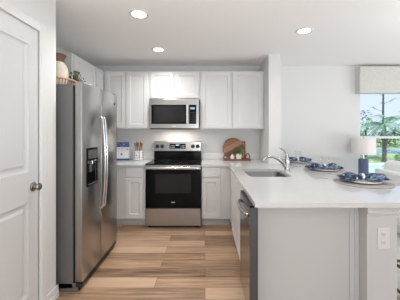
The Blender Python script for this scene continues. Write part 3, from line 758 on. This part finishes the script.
MB().lathe((lx, ly, lz), [(.018, .312), (.018, .325), (.010, .33), (.010, .41), (.006, .41), (.006, .645)], 16).build('stem', M['bright'], lm, smooth=True)
MB().lathe((lx, ly, lz), [(.166, .388), (.172, .388), (.168, .645), (.162, .645), (.166, .388)], 40, cap=False).build('lamp_shade', M['shade'], lm, smooth=True)
mb = MB().lathe((lx, ly, lz), [(0, .645), (.008, .646), (.012, .656), (.009, .668), (0, .674)], 14, cap=False)
for k in range(3):
    a = R(30 + 120 * k); mb.tube([(lx, ly, lz + .64), (lx + (.164) * math.cos(a), ly + .164 * math.sin(a), lz + .64)], .0025, 6)
mb.build('finial', M['bright'], lm, smooth=True)

sf = thing('sofa', 'white upholstered sofa beyond the peninsula, its back to the kitchen', 'sofa', (3.05, 2.75, 0))
SA, SB = 1.75, 3.56
MB().box(2.50, 3.50, SA, SB, .10, .42, .03, 3).build('sofa_base', M['sofa'], sf, smooth=True)
MB().box(2.50, 2.61, SA, SB, .40, .845, .04, 4).build('backrest', M['sofa'], sf, smooth=True)
for a, c in ((SA, SA + .17), (SB - .17, SB)): MB().box(2.60, 3.52, a, c, .40, .64, .04, 4).build('armrest', M['sofa'], sf, smooth=True)
ymid = (SA + SB) / 2
for a, c in ((SA + .175, ymid - .003), (ymid + .003, SB - .175)): MB().box(2.61, 3.54, a, c, .42, .55, .04, 4).build('seat_cushion', M['sofa'], sf, smooth=True)
for xx in (2.68, 3.42):
    for yy in (SA + .08, SB - .08): MB().lathe((xx, yy, 0), [(.02, .0125), (.028, .105)], 14).build('leg', M['stoolwood'], sf)
o = MB().box(2.615, 2.82, 2.70, 3.545, .648, .965, .07, 5).build('back_cushion', M['sofa'], smooth=True)
tag(o, 'plump white cushion leaning on the sofa back near the blue lamp', 'cushion')
rgm = MB().box(1.62, 4.4, .9, 3.66, .0005, .012, .004).build('bright_floor_rug', M['rug']); tag(rgm, 'cream rug added for the sunlit white living room floor under the sofa', 'rug')  # added rug, its cream stands in for sunlit white floor

st = thing('counter_stool', 'counter stool with dark wooden rungs tucked under the bar overhang', 'stool', (1.69, 1.945, 0))
sx0, sx1, sy0, sy1 = 1.50, 1.88, 1.755, 2.135
for xx in (sx0 + .012, sx1 - .012):
    for yy in (sy0 + .012, sy1 - .012): MB().box(xx - .017, xx + .017, yy - .017, yy + .017, .0125 if xx > 1.6 else 0, .60, .003).build('leg', M['stoolwood'], st)
for z in (.14, .335):
    for xx in (sx0 + .012, sx1 - .012): MB().tube([(xx, sy0 + .02, z), (xx, sy1 - .02, z)], .012, 10).build('rung', M['stoolwood'], st, smooth=True)
for yy in (sy0 + .012, sy1 - .012): MB().tube([(sx0 + .02, yy, .24), (sx1 - .02, yy, .24)], .012, 10).build('rung', M['stoolwood'], st, smooth=True)
MB().box(sx0 - .01, sx1 + .01, sy0 - .01, sy1 + .01, .595, .66, .02, 3).build('seat', M['sofa'], st, smooth=True)

# ------------------------------------------------------------------ outside the window
struct(B(-12, 70, 4.30, 17, -.30, -.20), 'ground_lawn', M['lawn'])
struct(B(-12, 70, 22, 60, -.30, -.25), 'ground_far_bank', M['lawn'])
pw = MB().box(3.0, 11.5, 6.0, 11.2, -.199, -.17).build('swimming_pool', M['pool']); tag(pw, 'turquoise swimming pool outside the window', 'pool')
pv = MB()
for a in ((2.6, 11.9, 5.6, 5.995), (2.6, 11.9, 11.205, 11.6), (2.6, 2.995, 5.995, 11.205), (11.505, 11.9, 5.995, 11.205)): pv.box(*a, -.20, -.15)
pv = pv.build('pool_coping', M['paving']); tag(pv, 'pale paving strip around the swimming pool', 'paving')
lk = MB().box(-12, 70, 17.002, 21.998, -.35, -.26).build('lake', M['lake']); tag(lk, 'blue lake beyond the lawn outside the window', 'lake')
def palm(x, y, h, n, L, lab, seed):
    rnd = random.Random(seed); t = thing('palm_tree', lab, 'tree', (x, y, -.2), 'palms outside the window')
    MB().tube([(x, y, -.2), (x + .06, y, h * .4), (x + .02, y, h)], [.10, .08, .07], 10).build('trunk', M['bark'], t, smooth=True)
    mb = MB()
    for k in range(n):
        a = 6.283 * k / n + rnd.uniform(-.2, .2); e = rnd.uniform(-.3, 1.1); LL = L * rnd.uniform(.8, 1.1)
        d = Vector((math.cos(a) * math.cos(e), math.sin(a) * math.cos(e), math.sin(e))); base = Vector((x + .02, y, h)); pts = []
        for i in range(9):
            q = i / 8; pts.append(base + d * LL * q - Vector((0, 0, .55 * LL * q * q)))
        mb.tube(pts, [.02 - .015 * i / 8 for i in range(9)], 5)
        for i in range(1, 9):
            tdir = (pts[i] - pts[i - 1]).normalized(); sd = tdir.cross(Vector((0, 0, 1))); sd = sd.normalized() if sd.length > .01 else Vector((1, 0, 0))
            for s in (-1, 1):
                mb.leaf(pts[i], tdir * .7 + sd * s + Vector((0, 0, -.15)), .32 * LL * (1 - .4 * i / 8), .045 * LL, .35, .1)
                mb.leaf((pts[i] + pts[i - 1]) / 2, tdir * .7 + sd * s + Vector((0, 0, -.15)), .32 * LL * (1 - .4 * i / 8), .045 * LL, .35, .1)
    mb.build('fronds', M['frond'], t)
palm(9.25, 12.4, 1.75, 9, 1.45, 'palm with spread fronds in the middle of the window view beyond the pool', 2)
palm(14.2, 17.0 - .6, 2.5, 10, 1.5, 'palm at the right edge of the window view beyond the pool', 5)
pn = thing('pine_tree', 'tall thin bare-trunked tree behind the palm outside the window', 'tree', (11.3, 15.2, -.2))
MB().tube([(11.3, 15.2, -.2), (11.28, 15.2, 2.5), (11.32, 15.2, 6.5)], [.07, .06, .03], 10).build('trunk', M['bark'], pn, smooth=True)
rn = random.Random(9); mb = MB(); mf = MB()
for k in range(16):
    z = 2.6 + k * .25; a = rn.uniform(0, 6.283); L = rn.uniform(.5, 1.2); d = Vector((math.cos(a), math.sin(a), .45))
    mb.tube([(11.3, 15.2, z), Vector((11.3, 15.2, z)) + d * L], [.014, .005], 5)
    for q in range(14): mf.leaf(Vector((11.3, 15.2, z)) + d * L * rn.uniform(.6, 1.05), (rn.uniform(-1, 1), rn.uniform(-1, 1), rn.uniform(-.3, 1)), .22, .03, .2)
mb.build('branches', M['bark'], pn); mf.build('needles', M['farleaf'], pn)
def bush(x, y, r, h, lab, seed, m='bushleaf', name='bush', grp='bushes outside the window'):
    rnd = random.Random(seed); t = thing(name, lab, 'bush', (x, y, -.2), grp); mb = MB()
    for k in range(260):
        a = rnd.uniform(0, 6.283); e = rnd.uniform(0, 1.57); q = rnd.uniform(.6, 1)
        p = Vector((x + r * q * math.cos(a) * math.cos(e), y + r * q * math.sin(a) * math.cos(e), -.2 + h * q * math.sin(e)))
        mb.leaf(p, (math.cos(a), math.sin(a), rnd.uniform(-.2, 1)), r * .35, r * .16, .4)
    mb.build('foliage', M[m], t)
    MB().tube([(x, y, -.2), (x, y, h * .5)], .05, 7).build('stem', M['bark'], t)
bush(9.85, 14.7, .62, 2.9, 'rounded green bush at the left of the window view', 1)
bush(10.35, 12.5, .4, .5, 'low green bush right of the slim palm', 3)
for k, (x, y, h) in enumerate(((18.6, 25, 1.6), (21.8, 27.5, 2.0), (23.6, 25, 1.5), (15.6, 25, 1.9))):
    bush(x, y, 1.15, h, ['far shoreline tree directly behind the slim palm', 'tallest far shoreline tree across the lake', 'far shoreline tree at the right of the lake', 'far shoreline tree at the left of the lake'][k], 20 + k, 'farleaf', 'shoreline_tree', 'trees on the far shore')
